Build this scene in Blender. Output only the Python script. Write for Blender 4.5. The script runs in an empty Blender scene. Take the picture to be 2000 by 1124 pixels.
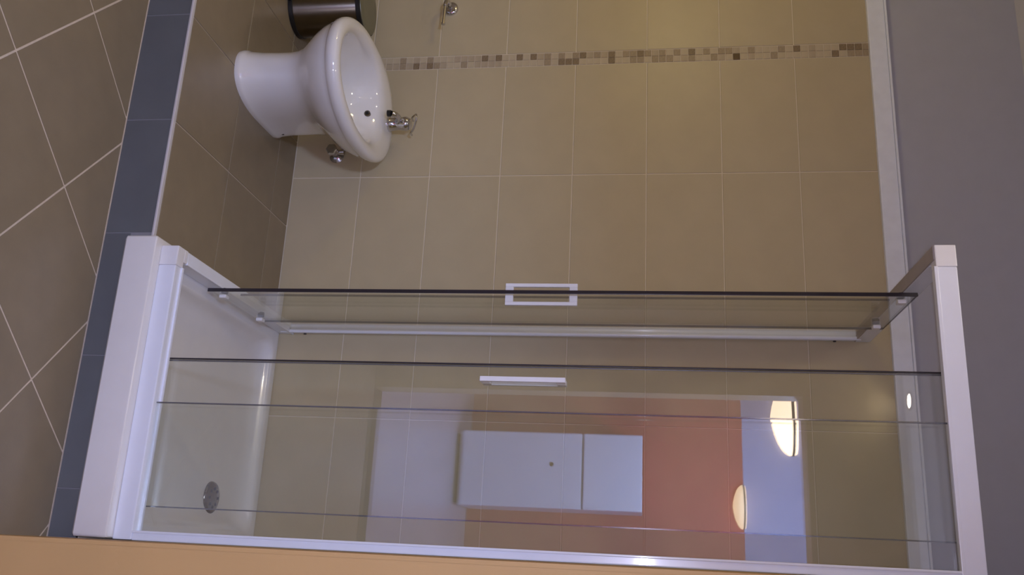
import bpy, bmesh, math, random
from mathutils import Matrix, Vector

random.seed(7)
sc = bpy.context.scene
col = sc.collection
OZ = 0.14            # everything below is written with the raised bathroom floor at z = 0; the lower floor (-0.14) is world 0

# ------------------------------------------------------------------ camera
cam_d = bpy.data.cameras.new('camera')
cam_d.sensor_fit = 'HORIZONTAL'
cam_d.sensor_width = 36.0
cam_d.lens = 1744.11 / 2000.0 * 36.0
cam_d.clip_start = 0.02
cam = bpy.data.objects.new('camera', cam_d)
col.objects.link(cam)
RIGHT = Vector((-0.04825243, 0.13750448, 0.98932513))     # image right = up in the room (phone held upright)
DOWN = Vector((0.95662297, 0.29126339, 0.00617528))
FWD = Vector((-0.28730507, 0.94670912, -0.14559411))
m = Matrix.Identity(4)
for i in range(3):
    m[i][0] = RIGHT[i]; m[i][1] = -DOWN[i]; m[i][2] = -FWD[i]
m[0][3], m[1][3], m[2][3] = 0.0, 0.0, 1.28 + OZ
cam.matrix_world = m
sc.camera = cam

# ------------------------------------------------------------------ world, exposure
wd = bpy.data.worlds.new('world'); sc.world = wd
wd.use_nodes = True
wd.node_tree.nodes['Background'].inputs[0].default_value = (0.75, 0.72, 0.8, 1)
wd.node_tree.nodes['Background'].inputs[1].default_value = 0.02
sc.view_settings.view_transform = 'Standard'
sc.view_settings.look = 'None'
sc.view_settings.gamma = 1.0
sc.view_settings.use_curve_mapping = False
sc.view_settings.exposure = -0.06
try:
    sc.cycles.transparent_max_bounces = 32
    sc.cycles.max_bounces = 10
    sc.cycles.sample_clamp_indirect = 4.0
except Exception:
    pass

SPOT_W = 3.0         # recessed spotlight by the doorway
MIRROR_W = 8.0      # warm lamp on the left wall of the bathroom
HALL_W = 210.0       # unseen ceiling lamp, added to light the room behind
SCONCE_E = 9.0       # emission of the uplighters
FLASH_W = 34.0       # the phone's own LED, beside the lens (its glint shows in the shower glass)
fl = bpy.data.lights.new('phone_flash', 'POINT'); fl.energy = FLASH_W; fl.color = (0.67, 0.69, 0.98); fl.shadow_soft_size = 0.006
flo = bpy.data.objects.new('phone_flash', fl); col.objects.link(flo)
flo.location = Vector((0, 0, 1.28 + OZ)) + RIGHT * 0.012 + DOWN * 0.004

# ------------------------------------------------------------------ materials
def s2l(c):
    return tuple(((v / 255) / 12.92 if v / 255 <= 0.04045 else ((v / 255 + 0.055) / 1.055) ** 2.4) for v in c) + (1.0,)

def mat(name, rgb, rough=0.5, metal=0.0, var=0.06, scale=18.0, bump=0.0, bscale=120.0, coat=0.0, spec=0.5, objvar=0.0):
    mt = bpy.data.materials.new(name); mt.use_nodes = True
    nt = mt.node_tree; b = nt.nodes['Principled BSDF']
    b.inputs['Roughness'].default_value = rough
    b.inputs['Metallic'].default_value = metal
    b.inputs['Specular IOR Level'].default_value = spec
    b.inputs['Coat Weight'].default_value = coat
    b.inputs['Coat Roughness'].default_value = 0.06
    base = s2l(rgb)
    tc = nt.nodes.new('ShaderNodeTexCoord')
    n = nt.nodes.new('ShaderNodeTexNoise'); n.inputs['Scale'].default_value = scale; n.inputs['Detail'].default_value = 5
    nt.links.new(tc.outputs['Object'], n.inputs['Vector'])
    hsv = nt.nodes.new('ShaderNodeHueSaturation'); hsv.inputs['Color'].default_value = base
    mr = nt.nodes.new('ShaderNodeMapRange')
    mr.inputs['From Min'].default_value = 0.3; mr.inputs['From Max'].default_value = 0.7
    mr.inputs['To Min'].default_value = 1 - var; mr.inputs['To Max'].default_value = 1 + var
    nt.links.new(n.outputs['Fac'], mr.inputs['Value'])
    val = mr.outputs['Result']
    if objvar:
        oi = nt.nodes.new('ShaderNodeObjectInfo')
        m2 = nt.nodes.new('ShaderNodeMapRange')
        m2.inputs['To Min'].default_value = 1 - objvar; m2.inputs['To Max'].default_value = 1 + objvar
        nt.links.new(oi.outputs['Random'], m2.inputs['Value'])
        mu = nt.nodes.new('ShaderNodeMath'); mu.operation = 'MULTIPLY'
        nt.links.new(val, mu.inputs[0]); nt.links.new(m2.outputs['Result'], mu.inputs[1]); val = mu.outputs[0]
    nt.links.new(val, hsv.inputs['Value'])
    nt.links.new(hsv.outputs['Color'], b.inputs['Base Color'])
    if bump:
        n2 = nt.nodes.new('ShaderNodeTexNoise'); n2.inputs['Scale'].default_value = bscale; n2.inputs['Detail'].default_value = 3
        nt.links.new(tc.outputs['Object'], n2.inputs['Vector'])
        bp = nt.nodes.new('ShaderNodeBump'); bp.inputs['Strength'].default_value = bump; bp.inputs['Distance'].default_value = 0.002
        nt.links.new(n2.outputs['Fac'], bp.inputs['Height']); nt.links.new(bp.outputs['Normal'], b.inputs['Normal'])
    return mt

def glass_mat(name, tint, f0):
    """Clear pane: see-through with a Schlick mirror reflection on each face."""
    mt = bpy.data.materials.new(name); mt.use_nodes = True
    nt = mt.node_tree; nt.nodes.clear()
    out = nt.nodes.new('ShaderNodeOutputMaterial')
    tr = nt.nodes.new('ShaderNodeBsdfTransparent'); tr.inputs[0].default_value = tint
    gl = nt.nodes.new('ShaderNodeBsdfGlossy'); gl.inputs['Roughness'].default_value = 0.0
    gl.inputs['Color'].default_value = (1, 1, 1, 1)
    lw = nt.nodes.new('ShaderNodeLayerWeight'); lw.inputs['Blend'].default_value = 0.5
    pw = nt.nodes.new('ShaderNodeMath'); pw.operation = 'POWER'; pw.inputs[1].default_value = 5.0
    nt.links.new(lw.outputs['Facing'], pw.inputs[0])
    ma = nt.nodes.new('ShaderNodeMath'); ma.operation = 'MULTIPLY_ADD'
    ma.inputs[1].default_value = 1 - f0; ma.inputs[2].default_value = f0
    nt.links.new(pw.outputs[0], ma.inputs[0])
    mx = nt.nodes.new('ShaderNodeMixShader')
    nt.links.new(ma.outputs[0], mx.inputs[0]); nt.links.new(tr.outputs[0], mx.inputs[1]); nt.links.new(gl.outputs[0], mx.inputs[2])
    nt.links.new(mx.outputs[0], out.inputs['Surface'])
    return mt

def emit_mat(name, rgb, strength):
    mt = bpy.data.materials.new(name); mt.use_nodes = True
    nt = mt.node_tree; b = nt.nodes['Principled BSDF']
    b.inputs['Base Color'].default_value = s2l(rgb)
    b.inputs['Emission Color'].default_value = s2l(rgb)
    b.inputs['Emission Strength'].default_value = strength
    n = nt.nodes.new('ShaderNodeTexNoise'); n.inputs['Scale'].default_value = 30
    mr = nt.nodes.new('ShaderNodeMapRange'); mr.inputs['To Min'].default_value = 0.25; mr.inputs['To Max'].default_value = 0.35
    nt.links.new(n.outputs['Fac'], mr.inputs['Value']); nt.links.new(mr.outputs['Result'], b.inputs['Roughness'])
    return mt

M = dict(
    wall_tile=mat('beige_wall_tile', (192, 177, 144), 0.42, var=0.035, scale=9, bump=0.05, bscale=300, objvar=0.02),
    wall_grout=mat('pale_wall_grout', (226, 214, 190), 0.8, var=0.05),
    floor_tile=mat('brown_floor_tile', (138, 123, 99), 0.38, var=0.06, scale=14, bump=0.08, bscale=260, objvar=0.03),
    floor_grout=mat('pale_floor_grout', (214, 198, 180), 0.85, var=0.06, scale=60),
    riser=mat('grey_riser_tile', (101, 103, 104), 0.35, var=0.06, scale=10, objvar=0.03),
    nosing=mat('pale_step_trim', (206, 200, 200), 0.4, var=0.03),
    paint=mat('mauve_grey_paint', (182, 182, 190), 0.75, var=0.02, bump=0.08, bscale=200),
    trim=mat('white_painted_trim', (238, 242, 252), 0.5, var=0.03, scale=30),
    orange=mat('orange_paint', (198, 156, 101), 0.7, var=0.03, scale=6, bump=0.06, bscale=160),
    hall_orange=mat('red_orange_paint', (186, 84, 68), 0.7, var=0.03, scale=6),
    hall_white=mat('lilac_white_paint', (206, 206, 232), 0.7, var=0.02),
    hall_band=mat('lilac_paint_band', (170, 170, 196), 0.7, var=0.02),
    hall_floor=mat('pale_hall_floor', (190, 184, 196), 0.3, var=0.05, scale=6),
    ceiling=mat('white_ceiling_paint', (222, 218, 218), 0.8, var=0.02),
    ceramic=mat('white_ceramic', (232, 229, 228), 0.07, var=0.01, coat=0.8),
    acrylic=mat('white_shower_acrylic', (232, 228, 226), 0.2, var=0.015, coat=0.4),
    alu=mat('white_lacquered_aluminium', (238, 241, 252), 0.25, var=0.015, coat=0.3),
    rail_shade=mat('taupe_underside_shade', (174, 164, 160), 0.6, var=0.06),  # shade below the side top rail, put into a colour
    riser_grout=mat('grey_riser_grout', (140, 138, 142), 0.7, var=0.05),
    plastic=mat('white_plastic', (236, 234, 236), 0.35, var=0.02),
    chrome=mat('chrome', (205, 205, 210), 0.08, 1.0, var=0.02),
    steel=mat('brushed_steel', (128, 120, 108), 0.16, 1.0, var=0.06, scale=40),
    black=mat('black_plastic', (22, 21, 22), 0.4, var=0.1),
    lid=mat('olive_grey_lid', (110, 106, 84), 0.3, var=0.05),
    seal=mat('dark_edge_seal', (44, 38, 44), 0.3, var=0.1),
    edge=mat('glass_edge', (120, 120, 124), 0.12, 0.5, var=0.05),
    rubber=mat('dark_hole', (60, 56, 58), 0.5, var=0.1),
    fridge=mat('white_enamel', (236, 238, 248), 0.3, var=0.01),
    glass=glass_mat('clear_shower_glass', (0.965, 0.975, 0.962, 1), 0.055),
    mos0=mat('mosaic_beige', (193, 177, 148), 0.55, var=0.05),
    mos1=mat('mosaic_sand', (180, 163, 136), 0.55, var=0.08),
    mos2=mat('mosaic_tan', (163, 145, 118), 0.55, var=0.12, scale=120),
    mos3=mat('mosaic_brown', (136, 117, 91), 0.55, var=0.2, scale=160),
    mos4=mat('mosaic_dark_brown', (98, 76, 50), 0.55, var=0.25, scale=200),
    warm=emit_mat('warm_lamp_glass', (255, 226, 190), SCONCE_E),
    opal=emit_mat('opal_lamp_glass', (255, 226, 184), 6.0),
    warm2=emit_mat('dim_lamp_glass', (255, 222, 180), 3.0),
    spot=emit_mat('spotlight_lens', (255, 240, 222), 40.0),
)

M['brushed'] = mat('brushed_bin_steel', (120, 110, 98), 0.32, 1.0, var=0.05, scale=30)
_pb = M['brushed'].node_tree.nodes['Principled BSDF']
_pb.inputs['Anisotropic'].default_value = 0.9
_pb.inputs['Anisotropic Rotation'].default_value = 0.25
_tg = M['brushed'].node_tree.nodes.new('ShaderNodeTangent'); _tg.direction_type = 'RADIAL'; _tg.axis = 'Z'
M['brushed'].node_tree.links.new(_tg.outputs[0], _pb.inputs['Tangent'])

# ------------------------------------------------------------------ mesh helpers
def box(bm, x0, x1, y0, y1, z0, z1, bev=0.0, seg=2):
    t = bmesh.new()
    vs = [t.verts.new((x, y, z)) for x in (x0, x1) for y in (y0, y1) for z in (z0, z1)]
    for f in ((0, 1, 3, 2), (4, 6, 7, 5), (0, 4, 5, 1), (2, 3, 7, 6), (0, 2, 6, 4), (1, 5, 7, 3)):
        t.faces.new([vs[i] for i in f])
    if bev:
        bmesh.ops.bevel(t, geom=t.edges[:], offset=bev, segments=seg, affect='EDGES', profile=0.6)
    merge(bm, t)
    return bm

def merge(bm, t):
    me = bpy.data.meshes.new('tmp'); t.to_mesh(me); t.free(); bm.from_mesh(me); bpy.data.meshes.remove(me)

def loft(bm, rings, cap0=True, cap1=True, closed=True):
    vr = [[bm.verts.new(p) for p in r] for r in rings]
    n = len(vr[0])
    for a, b in zip(vr, vr[1:]):
        for i in range(n if closed else n - 1):
            j = (i + 1) % n
            bm.faces.new((a[i], a[j], b[j], b[i]))
    if cap0: bm.faces.new(vr[0][::-1])
    if cap1: bm.faces.new(vr[-1])
    return bm

def lathe(bm, prof, origin=(0, 0, 0), axis='Z', n=32):
    """prof: (radius, height) pairs along the axis"""
    rings = []
    for r, h in prof:
        ring = []
        for k in range(n):
            a = 2 * math.pi * k / n
            u, v = r * math.cos(a), r * math.sin(a)
            p = {'Z': (u, v, h), 'Y': (v, h, u), 'X': (h, u, v)}[axis]
            ring.append((p[0] + origin[0], p[1] + origin[1], p[2] + origin[2]))
        rings.append(ring)
    return loft(bm, rings)

def tube(bm, pts, r, n=12, caps=True):
    pts = [Vector(p) for p in pts]
    rings = []
    up = Vector((0, 0, 1))
    d0 = (pts[1] - pts[0]).normalized()
    if abs(d0.dot(up)) > 0.9: up = Vector((1, 0, 0))
    side = d0.cross(up).normalized()
    for i, p in enumerate(pts):
        d = (pts[min(i + 1, len(pts) - 1)] - pts[max(i - 1, 0)]).normalized()
        side = (side - d * side.dot(d)).normalized()
        nn = d.cross(side)
        rr = r[i] if isinstance(r, (list, tuple)) else r
        rings.append([p + side * rr * math.cos(2 * math.pi * k / n) + nn * rr * math.sin(2 * math.pi * k / n) for k in range(n)])
    return loft(bm, rings, caps, caps)

def smoothpath(ctrl, n=8):
    out = []
    c = [Vector(p) for p in ctrl]
    for i in range(len(c) - 1):
        p0, p1, p2, p3 = c[max(i - 1, 0)], c[i], c[i + 1], c[min(i + 2, len(c) - 1)]
        for k in range(n):
            t = k / n
            out.append(0.5 * ((2 * p1) + (-p0 + p2) * t + (2 * p0 - 5 * p1 + 4 * p2 - p3) * t * t + (-p0 + 3 * p1 - 3 * p2 + p3) * t ** 3))
    out.append(c[-1])
    return out

def tag(o, label=None, cat=None, group=None, kind=None):
    if label: o['label'] = label
    if cat: o['category'] = cat
    if group: o['group'] = group
    if kind: o['kind'] = kind
    return o

def wpos(o):
    p = Vector(o.location)
    while o.parent:
        o = o.parent; p += Vector(o.location)
    return p

def obj(name, bm, material, parent=None, smooth=False, autosmooth=None):
    """bm in scene coordinates (raised floor z = 0); becomes one mesh object with its origin at its own base"""
    bmesh.ops.recalc_face_normals(bm, faces=bm.faces[:])
    xs = [v.co.x for v in bm.verts]; ys = [v.co.y for v in bm.verts]; zs = [v.co.z for v in bm.verts]
    org = Vector(((min(xs) + max(xs)) / 2, (min(ys) + max(ys)) / 2, min(zs)))
    for v in bm.verts: v.co -= org
    me = bpy.data.meshes.new(name); bm.to_mesh(me); bm.free()
    me.materials.append(M[material])
    if smooth:
        for p in me.polygons: p.use_smooth = True
        if autosmooth:
            try: me.set_sharp_from_angle(angle=math.radians(autosmooth))
            except Exception: pass
    o = bpy.data.objects.new(name, me); col.objects.link(o)
    world = org + Vector((0, 0, OZ))
    if parent is None:
        o.location = world
    else:
        o.parent = parent
        o.location = world - wpos(parent)
    return o

def thing(name, loc, label, cat, group=None):
    e = bpy.data.objects.new(name, None); col.objects.link(e)
    e.empty_display_size = 0.1
    e.location = (loc[0], loc[1], loc[2] + OZ)
    return tag(e, label, cat, group)

def struct(name, bm, material, parent=None, label=None, cat=None):
    o = obj(name, bm, material, parent)
    if parent is None: tag(o, label, cat, kind='structure')
    return o

def nb(): return bmesh.new()

def tile_mesh(name, sx, sy, th, bev, material, cache={}):
    """plate sx by sy in its own XY plane, face up at z = 0, thickness th"""
    key = (name, round(sx, 4), round(sy, 4), th, material)
    if key in cache: return cache[key]
    b = bmesh.new()
    z = [(-th, 0.0), (-bev, 0.0), (0.0, bev)]
    rings = [[(-sx / 2 + i, -sy / 2 + i, h), (sx / 2 - i, -sy / 2 + i, h), (sx / 2 - i, sy / 2 - i, h), (-sx / 2 + i, sy / 2 - i, h)] for h, i in z]
    loft(b, rings)
    bmesh.ops.recalc_face_normals(b, faces=b.faces[:])
    me = bpy.data.meshes.new(name); b.to_mesh(me); b.free(); me.materials.append(M[material])
    cache[key] = me
    return me

def place_tile(name, me, loc, rot, parent):
    o = bpy.data.objects.new(name, me); col.objects.link(o)
    o.parent = parent
    o.location = Vector((loc[0], loc[1], loc[2] + OZ)) - wpos(parent)
    o.rotation_euler = rot
    return o

# ================================================================== THE SETTING
XL, XR = -2.6, 0.45          # bathroom side walls
YB = 2.886                   # tiled face of the back wall
YD0, YD1 = -0.50, -0.35      # wall with the doorway, behind the camera
ZC = 2.55                    # bathroom ceiling
ZL = -0.14                   # lower floor
YE = 2.061                   # edge of the raised floor
XP = 0.010                   # left face of the orange partition
ROW = 0.2575; COLW = 0.4385; TH = 0.008
ZT = 8 * ROW

# --- back wall with its tiles and mosaic strip
b = nb(); box(b, XL - 0.1, XR + 0.1, YB + 0.006, YB + 0.16, ZL, ZC)
wall_back = struct('wall_back', b, 'paint', label='back wall, beige tiled up to a white strip and mauve grey painted above', cat='wall')
b = nb(); box(b, XL, XP + 0.006, YB + 0.0022, YB + 0.010, -0.008, ZT)
struct('grout_bed', b, 'wall_grout', wall_back)
MX0, MX1 = -1.782, -1.730
edges = [XP + 0.004, 0.0235 - COLW, 0.0235 - 2 * COLW, -1.2915, MX1]
edges2 = [MX0, MX0 - COLW, XL]
G = 0.0032
for row in range(8):
    z0, z1 = row * ROW, (row + 1) * ROW
    for es in (edges, edges2):
        for xa, xb in zip(es, es[1:]):
            sx, sy = abs(xa - xb) - G, ROW - G
            me = tile_mesh('wall_tile', sx, sy, TH, 0.0012, 'wall_tile')
            place_tile('wall_tile', me, ((xa + xb) / 2, YB, (z0 + z1) / 2), (math.pi / 2, 0, 0), wall_back)
PAT = ('0000000000000020102000111131300303120202312130223212020302022102000203010003332',
       '0000000000001121313210020111100000020333000030022022201200210401002000010030222')
NM = 79; PM = ZT / NM
def mosaic_rows(): return PAT
for c_, pat in enumerate(mosaic_rows()):
    for i in range(NM):
        k = int(pat[i]) if i < len(pat) else 0
        me = tile_mesh('mosaic_tile', 0.0242, PM - 0.0020, TH, 0.0006, 'mos%d' % k)
        place_tile('mosaic_tile', me, (MX0 + 0.0135 + c_ * 0.0255, YB, (i + 0.5) * PM), (math.pi / 2, 0, 0), wall_back)

# --- white strip capping the tiles
b = nb(); box(b, XL, XP, YB - 0.016, YB + 0.006, 2.054, 2.112, 0.004)
trim1 = struct('trim_1', b, 'trim', label='white strip capping the beige wall tiles', cat='trim')
b = nb(); box(b, XL, XP, YB - 0.022, YB + 0.006, 2.112, 2.119, 0.002)
obj('bead', b, 'trim', trim1)

# --- raised bathroom floor: slab, tiles, riser, nosing
TX0, TX1, TY0, TY1 = -0.756, 0.006, 2.036, YB - 0.002      # shower tray outline
b = nb(); box(b, XL, TX0 - 0.003, YE + 0.010, YB + 0.006, ZL, -0.0035); box(b, TX0 - 0.003, XP, YE + 0.010, YB + 0.006, ZL, -0.064)
floor_up = struct('floor_raised', b, 'floor_grout', label='raised brown tiled bathroom floor one step up', cat='floor')
fx = [-0.770 - 0.333 * k for k in range(7)]
fx = [TX0 - 0.004] + [v for v in fx if XL < v < TX0 - 0.03] + [XL]
fy = [YE + 0.012, 2.406, 2.739, YB]
GF = 0.004
for ya, yb in zip(fy, fy[1:]):
    for xa, xb in zip(fx, fx[1:]):
        me = tile_mesh('floor_tile', abs(xa - xb) - GF, abs(ya - yb) - GF, 0.008, 0.0012, 'floor_tile')
        place_tile('floor_tile', me, ((xa + xb) / 2, (ya + yb) / 2, 0), (0, 0, 0), floor_up)
rx = [-2.6, -2.436, -2.103, -1.770, -1.437, -1.104, -0.771, -0.438, -0.105, XP]
for xa, xb in zip(rx, rx[1:]):
    top = -0.066 if xa > -0.78 else -0.006
    h = top - ZL - 0.001
    me = tile_mesh('riser_tile', xb - xa - 0.002, h, 0.010, 0.001, 'riser')
    place_tile('riser_tile', me, ((xa + xb) / 2, YE, ZL + 0.001 + h / 2), (math.pi / 2, 0, 0), floor_up)
b = nb(); box(b, XL, TX0, YE + 0.0012, YE + 0.0102, ZL, -0.006); box(b, TX0, XP, YE + 0.0012, YE + 0.0102, ZL, -0.066)
obj('riser_grout', b, 'riser_grout', floor_up)
b = nb(); box(b, XL, XP, YE - 0.0032, YE + 0.009, ZL - 0.003, ZL + 0.0008); obj('joint_grout', b, 'floor_grout', floor_up)
b = nb(); box(b, XL, TX0 - 0.002, YE - 0.002, YE + 0.0115, -0.0065, 0.0012, 0.003, 3)
trim2 = struct('trim_2', b, 'nosing', label='pale trim along the edge of the step', cat='trim')

# --- lower floor with diagonal tiles
b = nb(); box(b, XL, XR, YD1, YE + 0.0005, ZL - 0.05, ZL - 0.0016)
floor_lo = struct('floor', b, 'floor_grout', label='lower brown floor of diagonally laid tiles', cat='floor')
def clip(poly, lims):
    for ax, lim, sgn in lims:
        out = []
        for i, p in enumerate(poly):
            q = poly[(i + 1) % len(poly)]
            ip, iq = sgn * (p[ax] - lim) >= 0, sgn * (q[ax] - lim) >= 0
            if ip: out.append(p)
            if ip != iq:
                t = (lim - p[ax]) / (q[ax] - p[ax])
                out.append((p[0] + (q[0] - p[0]) * t, p[1] + (q[1] - p[1]) * t))
        poly = out
        if not poly: return []
    return poly
ANG = math.radians(47.9); PIT = 0.340
ca, sa = math.cos(ANG), math.sin(ANG)
# families: n1 = along (sa... ) measured offsets of the joints
u = (ca, sa); v = (-sa, ca)
U0, V0 = 0.495, 1.855 - 0.0
# A joints: u . p = const, B joints: v . p = const
OFFU, OFFV = 0.496, 1.863
for iu in range(-12, 14):
    for iv in range(-14, 14):
        cu, cv = OFFU + (iu + 0.5) * PIT, OFFV + (iv + 0.5) * PIT
        hpt = PIT / 2 - 0.0028
        poly = []
        for du, dv in ((-1, -1), (1, -1), (1, 1), (-1, 1)):
            a_, c2 = cu + du * hpt, cv + dv * hpt
            poly.append((a_ * u[0] + c2 * v[0], a_ * u[1] + c2 * v[1]))
        poly = clip(poly, ((0, XL + 0.003, 1), (0, XR - 0.003, -1), (1, YD1 + 0.003, 1), (1, YE - 0.003, -1)))
        if len(poly) < 3: continue
        if all(p[0] > XP - 0.01 and p[1] > 1.59 for p in poly): continue
        area = abs(sum(p[0] * q[1] - q[0] * p[1] for p, q in zip(poly, poly[1:] + poly[:1]))) / 2
        if area < 4e-4: continue
        b = nb()
        loft(b, [[(p[0], p[1], ZL - 0.008) for p in poly], [(p[0], p[1], ZL) for p in poly]])
        obj('floor_tile', b, 'floor_tile', floor_lo)

# --- orange partition that closes the shower on the right (its end faces the room)
b = nb(); box(b, XP + 0.008, XR, 1.60, YB + 0.006, ZL, ZC)
wall_right = struct('wall_right', b, 'orange', label='orange painted partition end beside the shower', cat='wall')
b = nb(); box(b, XP, XP + 0.0082, 1.60, 2.025, ZL, ZC); obj('plaster_edge', b, 'orange', wall_right)
b = nb(); box(b, XP, XP + 0.0082, 2.025, YB + 0.006, ZT, ZC); obj('plaster_above', b, 'paint', wall_right)
ys = [2.0265, 2.0265 + 0.4265, YB - 0.002]
for row in range(8):
    for ya, yb in zip(ys, ys[1:]):
        me = tile_mesh('wall_tile', yb - ya - G, ROW - G, 0.0078, 0.0012, 'wall_tile')
        place_tile('wall_tile', me, (XP, (ya + yb) / 2, (row + 0.5) * ROW), (math.pi / 2, 0, -math.pi / 2), wall_right)

# --- remaining shell
b = nb(); box(b, XL - 0.1, XL, YD0, YB + 0.006, ZL, ZC); struct('wall_left', b, 'wall_tile', label='beige left wall of the bathroom', cat='wall')
b = nb(); box(b, XR, XR + 0.1, YD0, YB + 0.006, ZL, ZC); struct('wall_entry', b, 'paint', label='mauve grey painted wall at the entrance side', cat='wall')
b = nb(); box(b, XL - 0.1, XR + 0.1, YD0, YB + 0.16, ZC, ZC + 0.1); ceil = struct('ceiling', b, 'ceiling', label='white bathroom ceiling with recessed spotlights', cat='ceiling')
DX0, DX1, DZ = -0.83, 0.10, 2.07
b = nb(); box(b, XL, DX0, YD0, YD1, ZL, ZC); box(b, DX1, XR, YD0, YD1, ZL, ZC); box(b, DX0, DX1, YD0, YD1, DZ, ZC)
struct('wall_front', b, 'wall_tile', label='bathroom wall with the open doorway', cat='wall')

# --- the lit room behind, seen mirrored in the shower glass
HX0, HX1, HY = -2.6, 1.6, -3.20
b = nb(); box(b, HX0, HX1, HY, YD0, ZL - 0.05, ZL); struct('floor_hall', b, 'hall_floor', label='pale floor of the room behind the doorway', cat='floor')
b = nb(); box(b, HX0, HX1, HY - 0.1, HY, ZL, 2.07)
wh = struct('wall_hall', b, 'hall_orange', label='red orange wall behind the white refrigerator', cat='wall')
b = nb(); box(b, HX0, HX1, HY - 0.1, HY, 2.07, 2.75); obj('upper_band', b, 'hall_band', wh)
b = nb(); box(b, HX0 - 0.1, HX0, HY, YD0, ZL, 2.75); box(b, HX0, XL - 0.1 + 0.1, YD0 - 0.02, YD0, ZL, 2.75); struct('wall_hall_left', b, 'hall_white', label='white left side wall of the room behind', cat='wall')
b = nb(); box(b, HX1, HX1 + 0.1, HY, YD0, ZL, 2.75); struct('wall_hall_right', b, 'hall_white', label='white side wall of the room behind', cat='wall')
b = nb(); box(b, HX0 - 0.1, HX1 + 0.1, HY - 0.1, YD0, 2.75, 2.85); struct('ceiling_hall', b, 'hall_white', label='white ceiling of the room behind', cat='ceiling')
b = nb(); box(b, XR, HX1, YD0, YD0 + 0.1, ZL, 2.75); box(b, XL, XR, YD0 - 0.004, YD0, ZC - 0.02, 2.75); struct('wall_hall_front', b, 'hall_white', label='wall of the room behind around the doorway', cat='wall')

# ================================================================== SHOWER
# --- tray
def rrect(x0, x1, y0, y1, r, z, n=6):
    pts = []
    for cx, cy, a0 in ((x1 - r, y1 - r, 0), (x0 + r, y1 - r, 90), (x0 + r, y0 + r, 180), (x1 - r, y0 + r, 270)):
        for k in range(n + 1):
            a = math.radians(a0 + 90 * k / n)
            pts.append((cx + r * math.cos(a), cy + r * math.sin(a), z))
    return pts
RIM = 0.026
tray = thing('shower_tray', ((TX0 + TX1) / 2, (TY0 + TY1) / 2, -0.064), 'white rectangular acrylic shower tray on the step under the glass enclosure', 'shower tray')
b = nb()
def tr(o, z, r, i=None):
    """ring inset: o = (left, right, front, back) inset"""
    return rrect(TX0 + o[0], TX1 - o[1], TY0 + o[2], TY1 - o[3], r, z)
rings = [tr((0.004,) * 4, -0.063, 0.006), tr((0.0,) * 4, -0.058, 0.008), tr((0,) * 4, RIM - 0.006, 0.008), tr((0.001,) * 4, RIM - 0.0025, 0.008),
         tr((0.0035,) * 4, RIM - 0.0004, 0.008), tr((0.007,) * 4, RIM, 0.008)]
ins = (0.082, 0.030, 0.088, 0.030)
rings += [tr(ins, RIM, 0.04)]
for k, (d, z) in enumerate(((0.006, RIM - 0.003), (0.012, RIM - 0.010), (0.020, RIM - 0.022), (0.032, RIM - 0.032), (0.05, RIM - 0.039), (0.075, RIM - 0.043))):
    rings.append(tr(tuple(v + d for v in ins), z, 0.05 + d * 0.5))
rings.append(tr((0.25, 0.2, 0.25, 0.2), RIM - 0.047, 0.08))
loft(b, rings)
obj('tray_body', b, 'acrylic', tray, True, 28)
dr = nb(); dz = RIM - 0.0455; DX, DY = -0.124, 2.632
lathe(dr, [(0.006, dz + 0.012), (0.040, dz + 0.010), (0.046, dz + 0.007), (0.049, dz + 0.001), (0.049, dz - 0.004)][::-1], (DX, DY, 0))
drain = obj('drain_cover', dr, 'steel', tray, True, 40)
tag(drain, 'round metal drain cover')
b = nb()
for k in range(8):
    a = 2 * math.pi * k / 8
    lathe(b, [(0.0045, dz + 0.0085), (0.0045, dz + 0.0122)], (DX + 0.027 * math.cos(a), DY + 0.027 * math.sin(a), 0), 'Z', 10)
obj('drain_hole', b, 'rubber', drain)

# --- enclosure
RX0, RX1 = -0.736, -0.701        # side rail outer / inner
RY0, RY1 = 2.066, 2.101          # front rail outer / inner
RB0, RB1 = RIM, 0.074            # bottom rail
RT0, RT1 = 1.946, 1.992          # top rail
enc = thing('shower_enclosure', ((RX0 + XP) / 2, (RY0 + YB) / 2, RIM), 'white framed glass shower enclosure with two sliding corner doors on the tray', 'shower enclosure')
CAP = 0.052
for nm, z0, z1 in (('bottom_rail', RB0, RB1), ('top_rail', RT0, RT1)):
    f = nb(); box(f, RX0 + CAP, XP - 0.002, RY0, RY1, z0, z1, 0.003); rf = obj(nm, f, 'alu', enc)
    f = nb()
    if nm == 'top_rail':
        box(f, RX0 + CAP, XP - 0.002, RY0 - 0.003, RY0 + 0.006, z0 - 0.005, z0 + 0.003, 0.001)
    else:
        box(f, RX0 + CAP, XP - 0.002, RY1 - 0.008, RY1 + 0.001, z1 - 0.002, z1 + 0.005, 0.0012)
    obj('rail_lip', f, 'alu', rf)
    s = nb(); box(s, RX0, RX1, RY0 + CAP, YB - 0.001, z0, z1, 0.003); rs = obj(nm, s, 'alu', enc)
    s = nb()
    if nm == 'bottom_rail':
        box(s, RX1 - 0.006, RX1 + 0.002, RY0 + CAP, YB - 0.001, z1 - 0.004, z1 + 0.003, 0.001); obj('rail_lip', s, 'alu', rs)
    else:
        box(s, RX0 + 0.001, RX1 - 0.001, RY0 + 0.004, YB - 0.001, z0 - 0.003, z0 + 0.001); obj('underside_shade', s, 'rail_shade', rs)  # taupe strip standing in for shade on the white rail's underside
    c = nb(); box(c, RX0 - 0.001, RX0 + CAP, RY0 - 0.001, RY1, z0, z1 + 0.001, 0.003); box(c, RX0 - 0.001, RX1, RY1 - 0.002, RY0 + CAP, z0, z1 + 0.001, 0.003)
    obj('corner_cap', c, 'plastic', enc)
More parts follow.
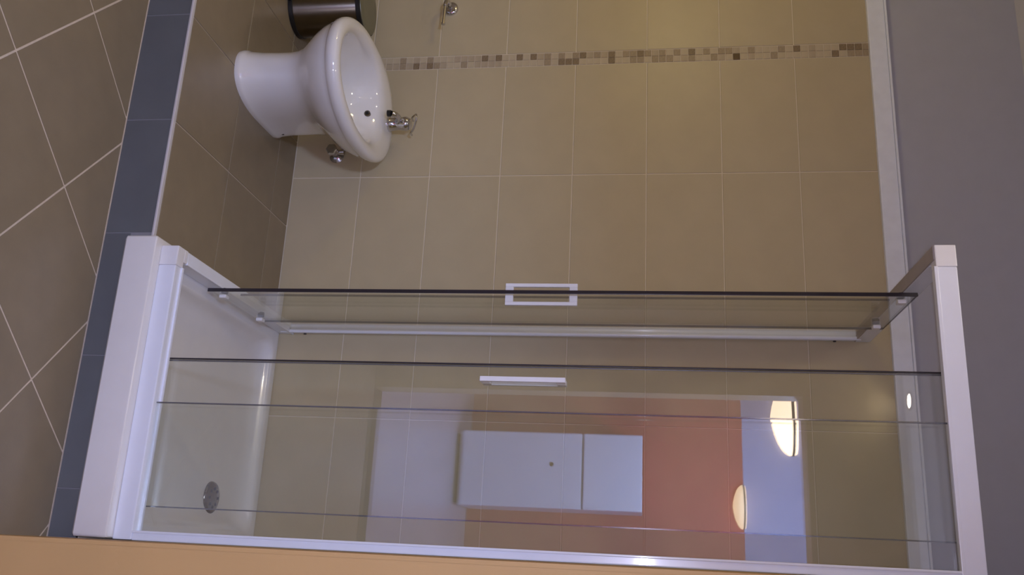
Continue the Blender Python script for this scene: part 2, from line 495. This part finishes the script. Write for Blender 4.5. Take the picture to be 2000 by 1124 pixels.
# wall profiles
p = nb(); box(p, XP - 0.024, XP - 0.001, RY0 + 0.002, RY1 - 0.002, RB1, RT0, 0.003); wp = obj('wall_profile', p, 'alu', enc)
p = nb(); box(p, XP - 0.024, XP - 0.018, RY0 - 0.002, RY0 + 0.006, RB1, RT0, 0.002); obj('profile_lip', p, 'alu', wp)
p = nb(); box(p, RX0 + 0.002, RX1 - 0.002, YB - 0.030, YB - 0.001, RB1, RT0, 0.004); wp = obj('wall_profile', p, 'alu', enc)
p = nb(); lathe(p, [(0.0065, RB1 - 0.03), (0.0065, RT0 + 0.01)], (RX1 - 0.004, YB - 0.0345, 0), 'Z', 24); obj('profile_lip', p, 'alu', wp, True, 40)
for z in (0.125, 1.88):
    p = nb(); lathe(p, [(0.005, 0.0), (0.005, 0.003), (0.002, 0.004)], (RX1 + 0.001, YB - 0.018, z), 'X', 12); obj('screw_cap', p, 'rubber', wp)

GT = 0.006
def handle(door, axis, pos, along, z0, z1, zi):
    """U shaped grips on both sides of a pane; axis = pane normal"""
    def bx(bm_, n0, n1, a0, a1, za, zb):
        if axis == 'X': box(bm_, n0, n1, a0, a1, za, zb, 0.0015)
        else: box(bm_, a0, a1, n0, n1, za, zb, 0.0015)
    for sgn in (-1, 1):
        hb = nb()
        s = pos + sgn * GT / 2
        e0, e1 = s, s + sgn * 0.028
        d0 = s + sgn * 0.018
        lo, hi = (z0, z1) if not (sgn > 0 and zi) else (z0 + zi, z1 - zi)
        bx(hb, min(d0, e1), max(d0, e1), along - 0.006, along + 0.006, lo, hi)
        for za, zb in ((lo, lo + 0.022), (hi - 0.022, hi)):
            bx(hb, min(e0, d0), max(e0, d0), along - 0.006, along + 0.006, za, zb)
        obj('handle', hb, 'plastic', door)

def roller(door, axis, pos, along, z, sgn):
    r = nb()
    if axis == 'X':
        box(r, pos + sgn * 0.003, pos + sgn * 0.014, along - 0.012, along + 0.012, z - 0.011, z + 0.011, 0.004)
    else:
        box(r, along - 0.012, along + 0.012, pos + sgn * 0.003, pos + sgn * 0.014, z - 0.011, z + 0.011, 0.004)
    rc = obj('roller', r, 'plastic', door)
    r = nb()
    if axis == 'X':
        lathe(r, [(0.010, -0.016), (0.010, -0.003)], (pos, along, z), 'X', 20)
    else:
        lathe(r, [(0.010, -0.016), (0.010, -0.003)], (along, pos, z), 'Y', 20)
    obj('wheel', r, 'black', door)

# side sliding door (pushed back towards the wall)
SX = -0.686; SY0, SY1 = 2.300, 2.650; SZ0, SZ1 = 0.047, 1.972
g = nb(); box(g, SX - GT / 2, SX + GT / 2, SY0 + 0.004, SY1, SZ0, SZ1)
sd = obj('sliding_door', g, 'glass', enc); tag(sd, 'clear glass side door slid open towards the wall')
g = nb(); box(g, SX - 0.005, SX + 0.005, SY0, SY0 + 0.004, SZ0, SZ1, 0.001); obj('edge_seal', g, 'seal', sd)
g = nb(); box(g, SX - GT / 2, SX + GT / 2, SY1, SY1 + 0.002, SZ0, SZ1); obj('glass_edge', g, 'edge', sd)
g = nb(); box(g, SX - GT / 2 + 0.001, SX + GT / 2 - 0.001, SY0 + 0.004, SY1, SZ1, SZ1 + 0.0015); obj('glass_edge', g, 'seal', sd)
handle(sd, 'X', SX, SY0 + 0.028, 0.905, 1.103, 0.0)
for y in (SY0 + 0.045, SY1 - 0.045):
    roller(sd, 'X', SX, y, SZ1 - 0.030, 1)
    roller(sd, 'X', SX, y, SZ0 + 0.030, 1)
# side fixed panel
FX = -0.716; FY0 = 2.452
g = nb(); box(g, FX - GT / 2, FX + GT / 2, FY0 + 0.003, YB - 0.028, RB1 - 0.004, RT0 + 0.004)
fp = obj('fixed_panel', g, 'glass', enc)
g = nb(); box(g, FX - GT / 2, FX + GT / 2, FY0, FY0 + 0.003, RB1, RT0); obj('glass_edge', g, 'seal', fp)

# front sliding door
PY = 2.115; PX0, PX1 = -0.446, -0.071; PZ0, PZ1 = 0.042, 1.976
g = nb(); box(g, PX0 + 0.004, PX1 - 0.003, PY - GT / 2, PY + GT / 2, PZ0, PZ1)
fd = obj('sliding_door', g, 'glass', enc); tag(fd, 'clear glass front door slid open towards the orange wall')
g = nb(); box(g, PX0, PX0 + 0.0035, PY - 0.005, PY + 0.005, PZ0, PZ1, 0.001); obj('edge_seal', g, 'seal', fd)
g = nb(); box(g, PX0 + 0.0055, PX0 + 0.009, PY - 0.006, PY - 0.003, PZ0, PZ1, 0.001); obj('seal_lip', g, 'edge', fd)
g = nb(); box(g, PX1 - 0.003, PX1, PY - GT / 2, PY + GT / 2, PZ0, PZ1); obj('glass_edge', g, 'edge', fd)
handle(fd, 'Y', PY, PX0 + 0.042, 0.892, 1.098, 0.0)
for x in (PX0 + 0.05, PX1 - 0.05):
    roller(fd, 'Y', PY, x, PZ1 - 0.001, 1); roller(fd, 'Y', PY, x, PZ0 + 0.012, 1)
# front fixed panel
QY = 2.084; QX0 = -0.3265
g = nb(); box(g, QX0 + 0.003, XP - 0.022, QY - GT / 2, QY + GT / 2, RB1 - 0.004, RT0 + 0.004)
fq = obj('fixed_panel', g, 'glass', enc)
g = nb(); box(g, QX0, QX0 + 0.003, QY - GT / 2, QY + GT / 2, RB1, RT0); obj('glass_edge', g, 'edge', fq)

# ================================================================== BIDET
BX, BY = -1.452, 2.556
bid = thing('bidet', (BX, BY, 0.0), 'white ceramic floor standing bidet against the beige tiled wall', 'bidet')
ROT = math.radians(3.0)
def egg(z, hw, yf, yb, nf=2.0, nb_=2.0, oy=0.0, n=64):
    pts = []
    for k in range(n):
        a = 2 * math.pi * k / n
        c_, s_ = math.cos(a), math.sin(a)
        e = 2.0 / (nb_ if s_ > 0 else nf)
        x = hw * math.copysign(abs(c_) ** e, c_)
        y = (yb if s_ > 0 else yf) * math.copysign(abs(s_) ** e, s_) + oy
        pts.append((BX + x * math.cos(ROT) - y * math.sin(ROT), BY + x * math.sin(ROT) + y * math.cos(ROT), z))
    return pts
R_ = [egg(0.0, .104, .215, .151, 2.4, 9), egg(0.010, .105, .216, .152, 2.4, 9), egg(0.018, .1035, .213, .151, 2.4, 9), egg(0.028, .100, .207, .149, 2.4, 9),
      egg(0.07, .098, .202, .148, 2.4, 8), egg(0.12, .097, .199, .148, 2.4, 8), egg(0.165, .098, .199, .149, 2.4, 7), egg(0.195, .106, .207, .157, 2.3, 5),
      egg(0.220, .124, .224, .178, 2.15, 3.4), egg(0.245, .150, .248, .210, 2.1, 3), egg(0.270, .171, .270, .243, 2.1, 2.7), egg(0.295, .185, .287, .270, 2.1, 2.5),
      egg(0.315, .192, .297, .287, 2.1, 2.45), egg(0.326, .194, .300, .292, 2.1, 2.4), egg(0.331, .197, .305, .298, 2.1, 2.4), egg(0.337, .2015, .312, .306, 2.1, 2.4),
      egg(0.350, .2035, .316, .310, 2.1, 2.4), egg(0.361, .202, .314, .309, 2.1, 2.4), egg(0.368, .196, .307, .303, 2.1, 2.4), egg(0.3715, .187, .297, .294, 2.1, 2.4),
      egg(0.3715, .176, .284, .270, 2.1, 2.3), egg(0.369, .166, .272, .215, 2.1, 2.2), egg(0.362, .157, .262, .180, 2.1, 2.2), egg(0.350, .150, .254, .166, 2.1, 2.2),
      egg(0.325, .142, .244, .154, 2.1, 2.2), egg(0.295, .132, .228, .142, 2.1, 2.2), egg(0.265, .116, .202, .124, 2.0, 2.1), egg(0.245, .094, .166, .100, 2, 2),
      egg(0.232, .064, .115, .070, 2, 2), egg(0.227, .030, .055, .036, 2, 2), egg(0.226, .008, .014, .010, 2, 2)]
b = nb(); loft(b, R_); obj('bowl', b, 'ceramic', bid, True, 50)
def loc(x, y, z): return (BX + x * math.cos(ROT) - y * math.sin(ROT), BY + x * math.sin(ROT) + y * math.cos(ROT), z)
b = nb(); lathe(b, [(0.004, 0.228), (0.020, 0.229), (0.023, 0.2265)][::-1], loc(0, 0.0, 0), 'Z', 24); obj('waste', b, 'chrome', bid, True)
# overflow hole ring on the inner back wall
b = nb(); q = loc(0.006, 0.152, 0.322)
lathe(b, [(0.011, 0.006), (0.011, -0.004), (0.007, -0.0055)], q, 'Y', 20); obj('overflow', b, 'steel', bid, True, 40)
b = nb(); lathe(b, [(0.0065, -0.0040), (0.0065, -0.0062)], q, 'Y', 16); obj('overflow_hole', b, 'black', bid)
b = nb(); q = loc(0.0955, 0.105, 0.040); lathe(b, [(0.0055, -0.004), (0.0055, 0.0035)], q, 'X', 14); obj('fixing_hole', b, 'rubber', bid)
# mixer tap
t0 = loc(0, 0.256, 0.371)
tp = nb(); lathe(tp, [(0.029, -0.002), (0.029, 0.004), (0.024, 0.008), (0.022, 0.034), (0.024, 0.052), (0.026, 0.060), (0.025, 0.067), (0.019, 0.077), (0.010, 0.082), (0.002, 0.083)], t0, 'Z', 28)
tap = obj('mixer_tap', tp, 'chrome', bid, True, 50)
b = nb(); tube(b, smoothpath([(t0[0], t0[1] - 0.010, t0[2] + 0.030), (t0[0], t0[1] - 0.036, t0[2] + 0.045), (t0[0], t0[1] - 0.066, t0[2] + 0.044), (t0[0], t0[1] - 0.080, t0[2] + 0.030)]), 0.0105, 16); obj('spout', b, 'chrome', tap, True, 50)
b = nb(); lathe(b, [(0.0115, -0.010), (0.0115, 0.003)], (t0[0], t0[1] - 0.081, t0[2] + 0.026), 'Z', 18); obj('nozzle', b, 'black', tap)
b = nb()
lp = []
for k in range(29):
    a = -0.62 * math.pi + 1.24 * math.pi * k / 28
    lp.append((t0[0] + 0.030 * math.sin(a), t0[1] + 0.012 - 0.058 * math.cos(a), t0[2] + 0.078 + 0.034 * max(0, math.cos(a)) ** 0.8))
tube(b, lp, 0.0038, 10); obj('lever', b, 'chrome', tap, True)
# feed hoses from the bowl
b = nb(); tube(b, smoothpath([loc(0.03, 0.20, 0.30), loc(0.06, 0.235, 0.24), loc(0.078, 0.262, 0.195)]), 0.005, 10); obj('hose', b, 'steel', bid, True)

# --- angle valve on the wall
vv = thing('angle_valve', (-1.372, YB, 0.155), 'small chrome angle valve on the wall below the bidet', 'valve')
V0_ = (-1.376, YB, 0.160)
b = nb(); lathe(b, [(0.027, 0.0), (0.027, -0.003), (0.018, -0.010), (0.010, -0.014)], V0_, 'Y', 28); obj('rosette', b, 'chrome', vv, True, 40)
b = nb(); lathe(b, [(0.0095, -0.010), (0.0095, -0.028), (0.013, -0.029), (0.013, -0.043), (0.009, -0.045)], V0_, 'Y', 20); obj('valve_body', b, 'chrome', vv, True, 40)
b = nb()
ring = []
for (rr, h) in ((0.008, -0.044), (0.017, -0.046), (0.020, -0.050), (0.020, -0.064), (0.017, -0.068), (0.004, -0.069)):
    rg = []
    for k in range(36):
        a = 2 * math.pi * k / 36
        r2 = rr * (1 + (0.07 * math.cos(6 * a) if 0.01 < rr else 0))
        rg.append((V0_[0] + r2 * math.sin(a), V0_[1] + h, V0_[2] + r2 * math.cos(a)))
    ring.append(rg)
loft(b, ring); obj('knob', b, 'chrome', vv, True, 40)
b = nb(); lathe(b, [(0.008, 0.008), (0.008, 0.026), (0.0105, 0.027), (0.0105, 0.040)], (V0_[0], V0_[1] - 0.036, V0_[2]), 'Z', 16); obj('outlet', b, 'chrome', vv, True, 40)

# ================================================================== PEDAL BIN
PBX, PBY = -1.905, 2.742
pb = thing('pedal_bin', (PBX, PBY, 0), 'brushed steel pedal bin standing behind the bidet', 'bin')
b = nb(); lathe(b, [(0.098, 0.0), (0.1015, 0.002), (0.1015, 0.016), (0.099, 0.018)], (PBX, PBY, 0), 'Z', 56); obj('base_ring', b, 'black', pb, True, 40)
b = nb(); lathe(b, [(0.0985, 0.016), (0.0985, 0.252), (0.0975, 0.254)], (PBX, PBY, 0), 'Z', 56); obj('body', b, 'brushed', pb, True, 40)
b = nb(); lathe(b, [(0.098, 0.252), (0.1015, 0.254), (0.1015, 0.268), (0.099, 0.270)], (PBX, PBY, 0), 'Z', 56); obj('rim', b, 'black', pb, True, 40)
b = nb(); lathe(b, [(0.0975, 0.2690), (0.0965, 0.2720), (0.092, 0.2738), (0.06, 0.2755), (0.004, 0.2765)], (PBX, PBY, 0), 'Z', 56); obj('lid', b, 'lid', pb, True, 40)
b = nb(); box(b, PBX - 0.025, PBX + 0.025, PBY - 0.130, PBY - 0.095, 0.006, 0.014, 0.003); obj('pedal', b, 'black', pb)

# ================================================================== PAPER HOLDER
ph = thing('paper_holder', (-1.985, YB, 0.52), 'chrome toilet paper holder arm on the tiled wall above the bin', 'paper holder')
P0 = (-1.985, YB, 0.548)
b = nb(); lathe(b, [(0.028, 0), (0.028, -0.006), (0.024, -0.011), (0.014, -0.014)], P0, 'Y', 32); obj('rosette', b, 'chrome', ph, True, 40)
b = nb(); tube(b, smoothpath([(P0[0], YB - 0.010, P0[2]), (P0[0], YB - 0.045, P0[2] - 0.002), (P0[0] + 0.010, YB - 0.062, P0[2] - 0.006), (P0[0] + 0.030, YB - 0.066, P0[2] - 0.008)]), 0.0085, 14); obj('bracket', b, 'chrome', ph, True)
b = nb(); tube(b, [(P0[0] + 0.026, YB - 0.066, P0[2] - 0.008), (P0[0] + 0.105, YB - 0.066, P0[2] - 0.010)], 0.0055, 14)
lathe(b, [(0.004, 0), (0.0075, 0.003), (0.0075, 0.009), (0.003, 0.011)], (P0[0] + 0.100, YB - 0.066, P0[2] - 0.010), 'X', 16); obj('bar', b, 'chrome', ph, True, 40)

# ================================================================== LAMPS
def downlight(x, y, watts, label, col_=(1.0, 0.86, 0.68)):
    t = thing('ceiling_spotlight', (x, y, ZC - 0.012), label, 'spotlight', 'recessed bathroom spotlights')
    b_ = nb()
    n = 32; rings_ = []
    for r, z in ((0.034, ZC - 0.002), (0.036, ZC - 0.010), (0.043, ZC - 0.012), (0.048, ZC - 0.006), (0.048, ZC - 0.001)):
        rings_.append([(x + r * math.cos(2 * math.pi * k / n), y + r * math.sin(2 * math.pi * k / n), z) for k in range(n)])
    loft(b_, rings_, False, False); obj('ring', b_, 'chrome', t, True, 40)
    b_ = nb(); lathe(b_, [(0.034, -0.001), (0.034, -0.006), (0.020, -0.0085), (0.004, -0.009)], (x, y, ZC), 'Z', 28); obj('lens', b_, 'spot', t)
    L = bpy.data.lights.new('spot_light', 'SPOT'); L.energy = watts; L.color = col_; L.spot_size = math.radians(150); L.spot_blend = 0.7; L.shadow_soft_size = 0.03
    lo = bpy.data.objects.new('spot_light', L); col.objects.link(lo); lo.parent = t; lo.location = (0, 0, -0.006)
    return t
downlight(-0.80, -0.24, SPOT_W, 'recessed ceiling spotlight nearest the doorway')
downlight(-0.85, 1.45, SPOT_W * 4.5, 'recessed ceiling spotlight in the middle of the bathroom ceiling')
downlight(-2.00, 1.15, SPOT_W * 2.0, 'recessed ceiling spotlight on the left side of the bathroom ceiling')

ml = thing('wall_lamp', (XL + 0.06, 1.85, 1.325), 'opal glass wall lamp on the beige left wall', 'wall lamp')
b = nb(); lathe(b, [(0.05, 0.0), (0.05, 0.012), (0.02, 0.018), (0.012, 0.05)], (XL, 1.85, 1.40), 'X', 28); obj('base', b, 'chrome', ml, True, 40)
b = nb(); lathe(b, [(0.02, -0.075), (0.05, -0.06), (0.068, -0.02), (0.068, 0.02), (0.05, 0.06), (0.02, 0.075)], (XL + 0.10, 1.85, 1.40), 'Z', 28); obj('shade', b, 'opal', ml, True)
L = bpy.data.lights.new('lamp_light', 'POINT'); L.energy = MIRROR_W; L.color = (1.0, 0.86, 0.34); L.shadow_soft_size = 0.07
lo = bpy.data.objects.new('lamp_light', L); col.objects.link(lo); lo.parent = ml; lo.location = Vector((XL + 0.185, 1.85, 1.40 + OZ)) - wpos(ml)

def sconce(cx, z0, half, h, label, glow='warm'):
    """boat shaped glass uplighter on the far wall of the room behind"""
    t = thing('wall_uplighter', (cx, HY, z0), label, 'wall lamp', 'uplighters in the room behind')
    b_ = nb(); rings_ = []
    for s in range(9):
        f = s / 8
        k = math.sin(f * math.pi / 2) ** 0.75
        z = z0 + h * f ** 1.2
        rings_.append([(cx + half * max(k, 0.06) * math.cos(math.pi * j / 24), HY + 0.002 + 0.13 * max(k, 0.06) * math.sin(math.pi * j / 24), z) for j in range(25)])
    loft(b_, rings_); obj('glass_bowl', b_, glow, t, True, 60)
    b_ = nb(); loft(b_, [[(cx + half * q_ * math.cos(math.pi * j / 24), HY + 0.002 + 0.132 * q_ * math.sin(math.pi * j / 24), z) for j in range(25)] for q_, z in ((1.0, z0 + h), (1.01, z0 + h + 0.004), (1.01, z0 + h * 1.14), (0.97, z0 + h * 1.16))])
    obj('dark_band', b_, 'black', t)
    b_ = nb(); loft(b_, [[(cx + half * q_ * 0.97 * math.cos(math.pi * j / 24), HY + 0.002 + 0.12 * q_ * math.sin(math.pi * j / 24), z) for j in range(25)] for q_, z in ((1.0, z0 + h * 1.15), (1.0, z0 + h * 1.27))])
    obj('top_glass', b_, glow, t)
sconce(-1.16, 2.30, 0.30, 0.15, 'larger warm wall uplighter at upper left of the red orange wall')
sconce(-0.45, 1.985, 0.17, 0.075, 'smaller warm wall uplighter above the white refrigerator', 'warm2')

hl = thing('added_hall_lamp', (-0.2, -1.7, 2.60), 'unseen round white ceiling lamp added to light the room behind', 'ceiling lamp')
b = nb(); lathe(b, [(0.16, 2.75), (0.17, 2.735), (0.17, 2.72), (0.15, 2.715)], (-0.2, -1.7, 0), 'Z', 40); obj('base', b, 'plastic', hl, True, 40)
b = nb(); lathe(b, [(0.15, 2.717), (0.148, 2.69), (0.12, 2.655), (0.07, 2.635), (0.01, 2.63)], (-0.2, -1.7, 0), 'Z', 40); obj('shade', b, 'spot', hl, True)
L = bpy.data.lights.new('lamp_light', 'POINT'); L.energy = HALL_W; L.color = (0.46, 0.60, 1.0); L.shadow_soft_size = 0.12  # added source that brightens the mirrored room; the fixture stays out of sight
lo = bpy.data.objects.new('lamp_light', L); col.objects.link(lo); lo.parent = hl; lo.location = (0, 0, -0.12)

# ================================================================== REFRIGERATOR (seen mirrored in the shower glass)
FX0, FX1, FYF = -0.905, -0.348, -2.58
fr = thing('refrigerator', ((FX0 + FX1) / 2, (FYF + HY) / 2, ZL), 'white two-door refrigerator against the red orange wall, mirrored in the shower glass', 'refrigerator')
b = nb(); box(b, FX0, FX1, HY + 0.03, FYF - 0.055, ZL + 0.03, 1.28, 0.006); obj('body', b, 'fridge', fr)
b = nb(); box(b, FX0 + 0.02, FX1 - 0.02, HY + 0.05, FYF - 0.07, ZL, ZL + 0.035); obj('plinth', b, 'black', fr)
b = nb(); box(b, FX0, FX1, FYF - 0.05, FYF, ZL + 0.06, 0.830, 0.008); d1 = obj('door', b, 'fridge', fr)
b = nb(); box(b, FX0, FX1, FYF - 0.05, FYF, 0.846, 1.28, 0.008); d2 = obj('door', b, 'fridge', fr)
b = nb(); lathe(b, [(0.016, -0.001), (0.016, 0.003), (0.012, 0.004)], (-0.67, FYF, 0.606), 'Y', 20); obj('badge', b, 'steel', d1)
for dd, za, zb in ((d1, 0.60, 0.80), (d2, 0.88, 1.02)):
    b = nb(); box(b, FX1 - 0.018, FX1 - 0.006, FYF - 0.001, FYF + 0.012, za, zb, 0.003); obj('grip', b, 'fridge', dd)
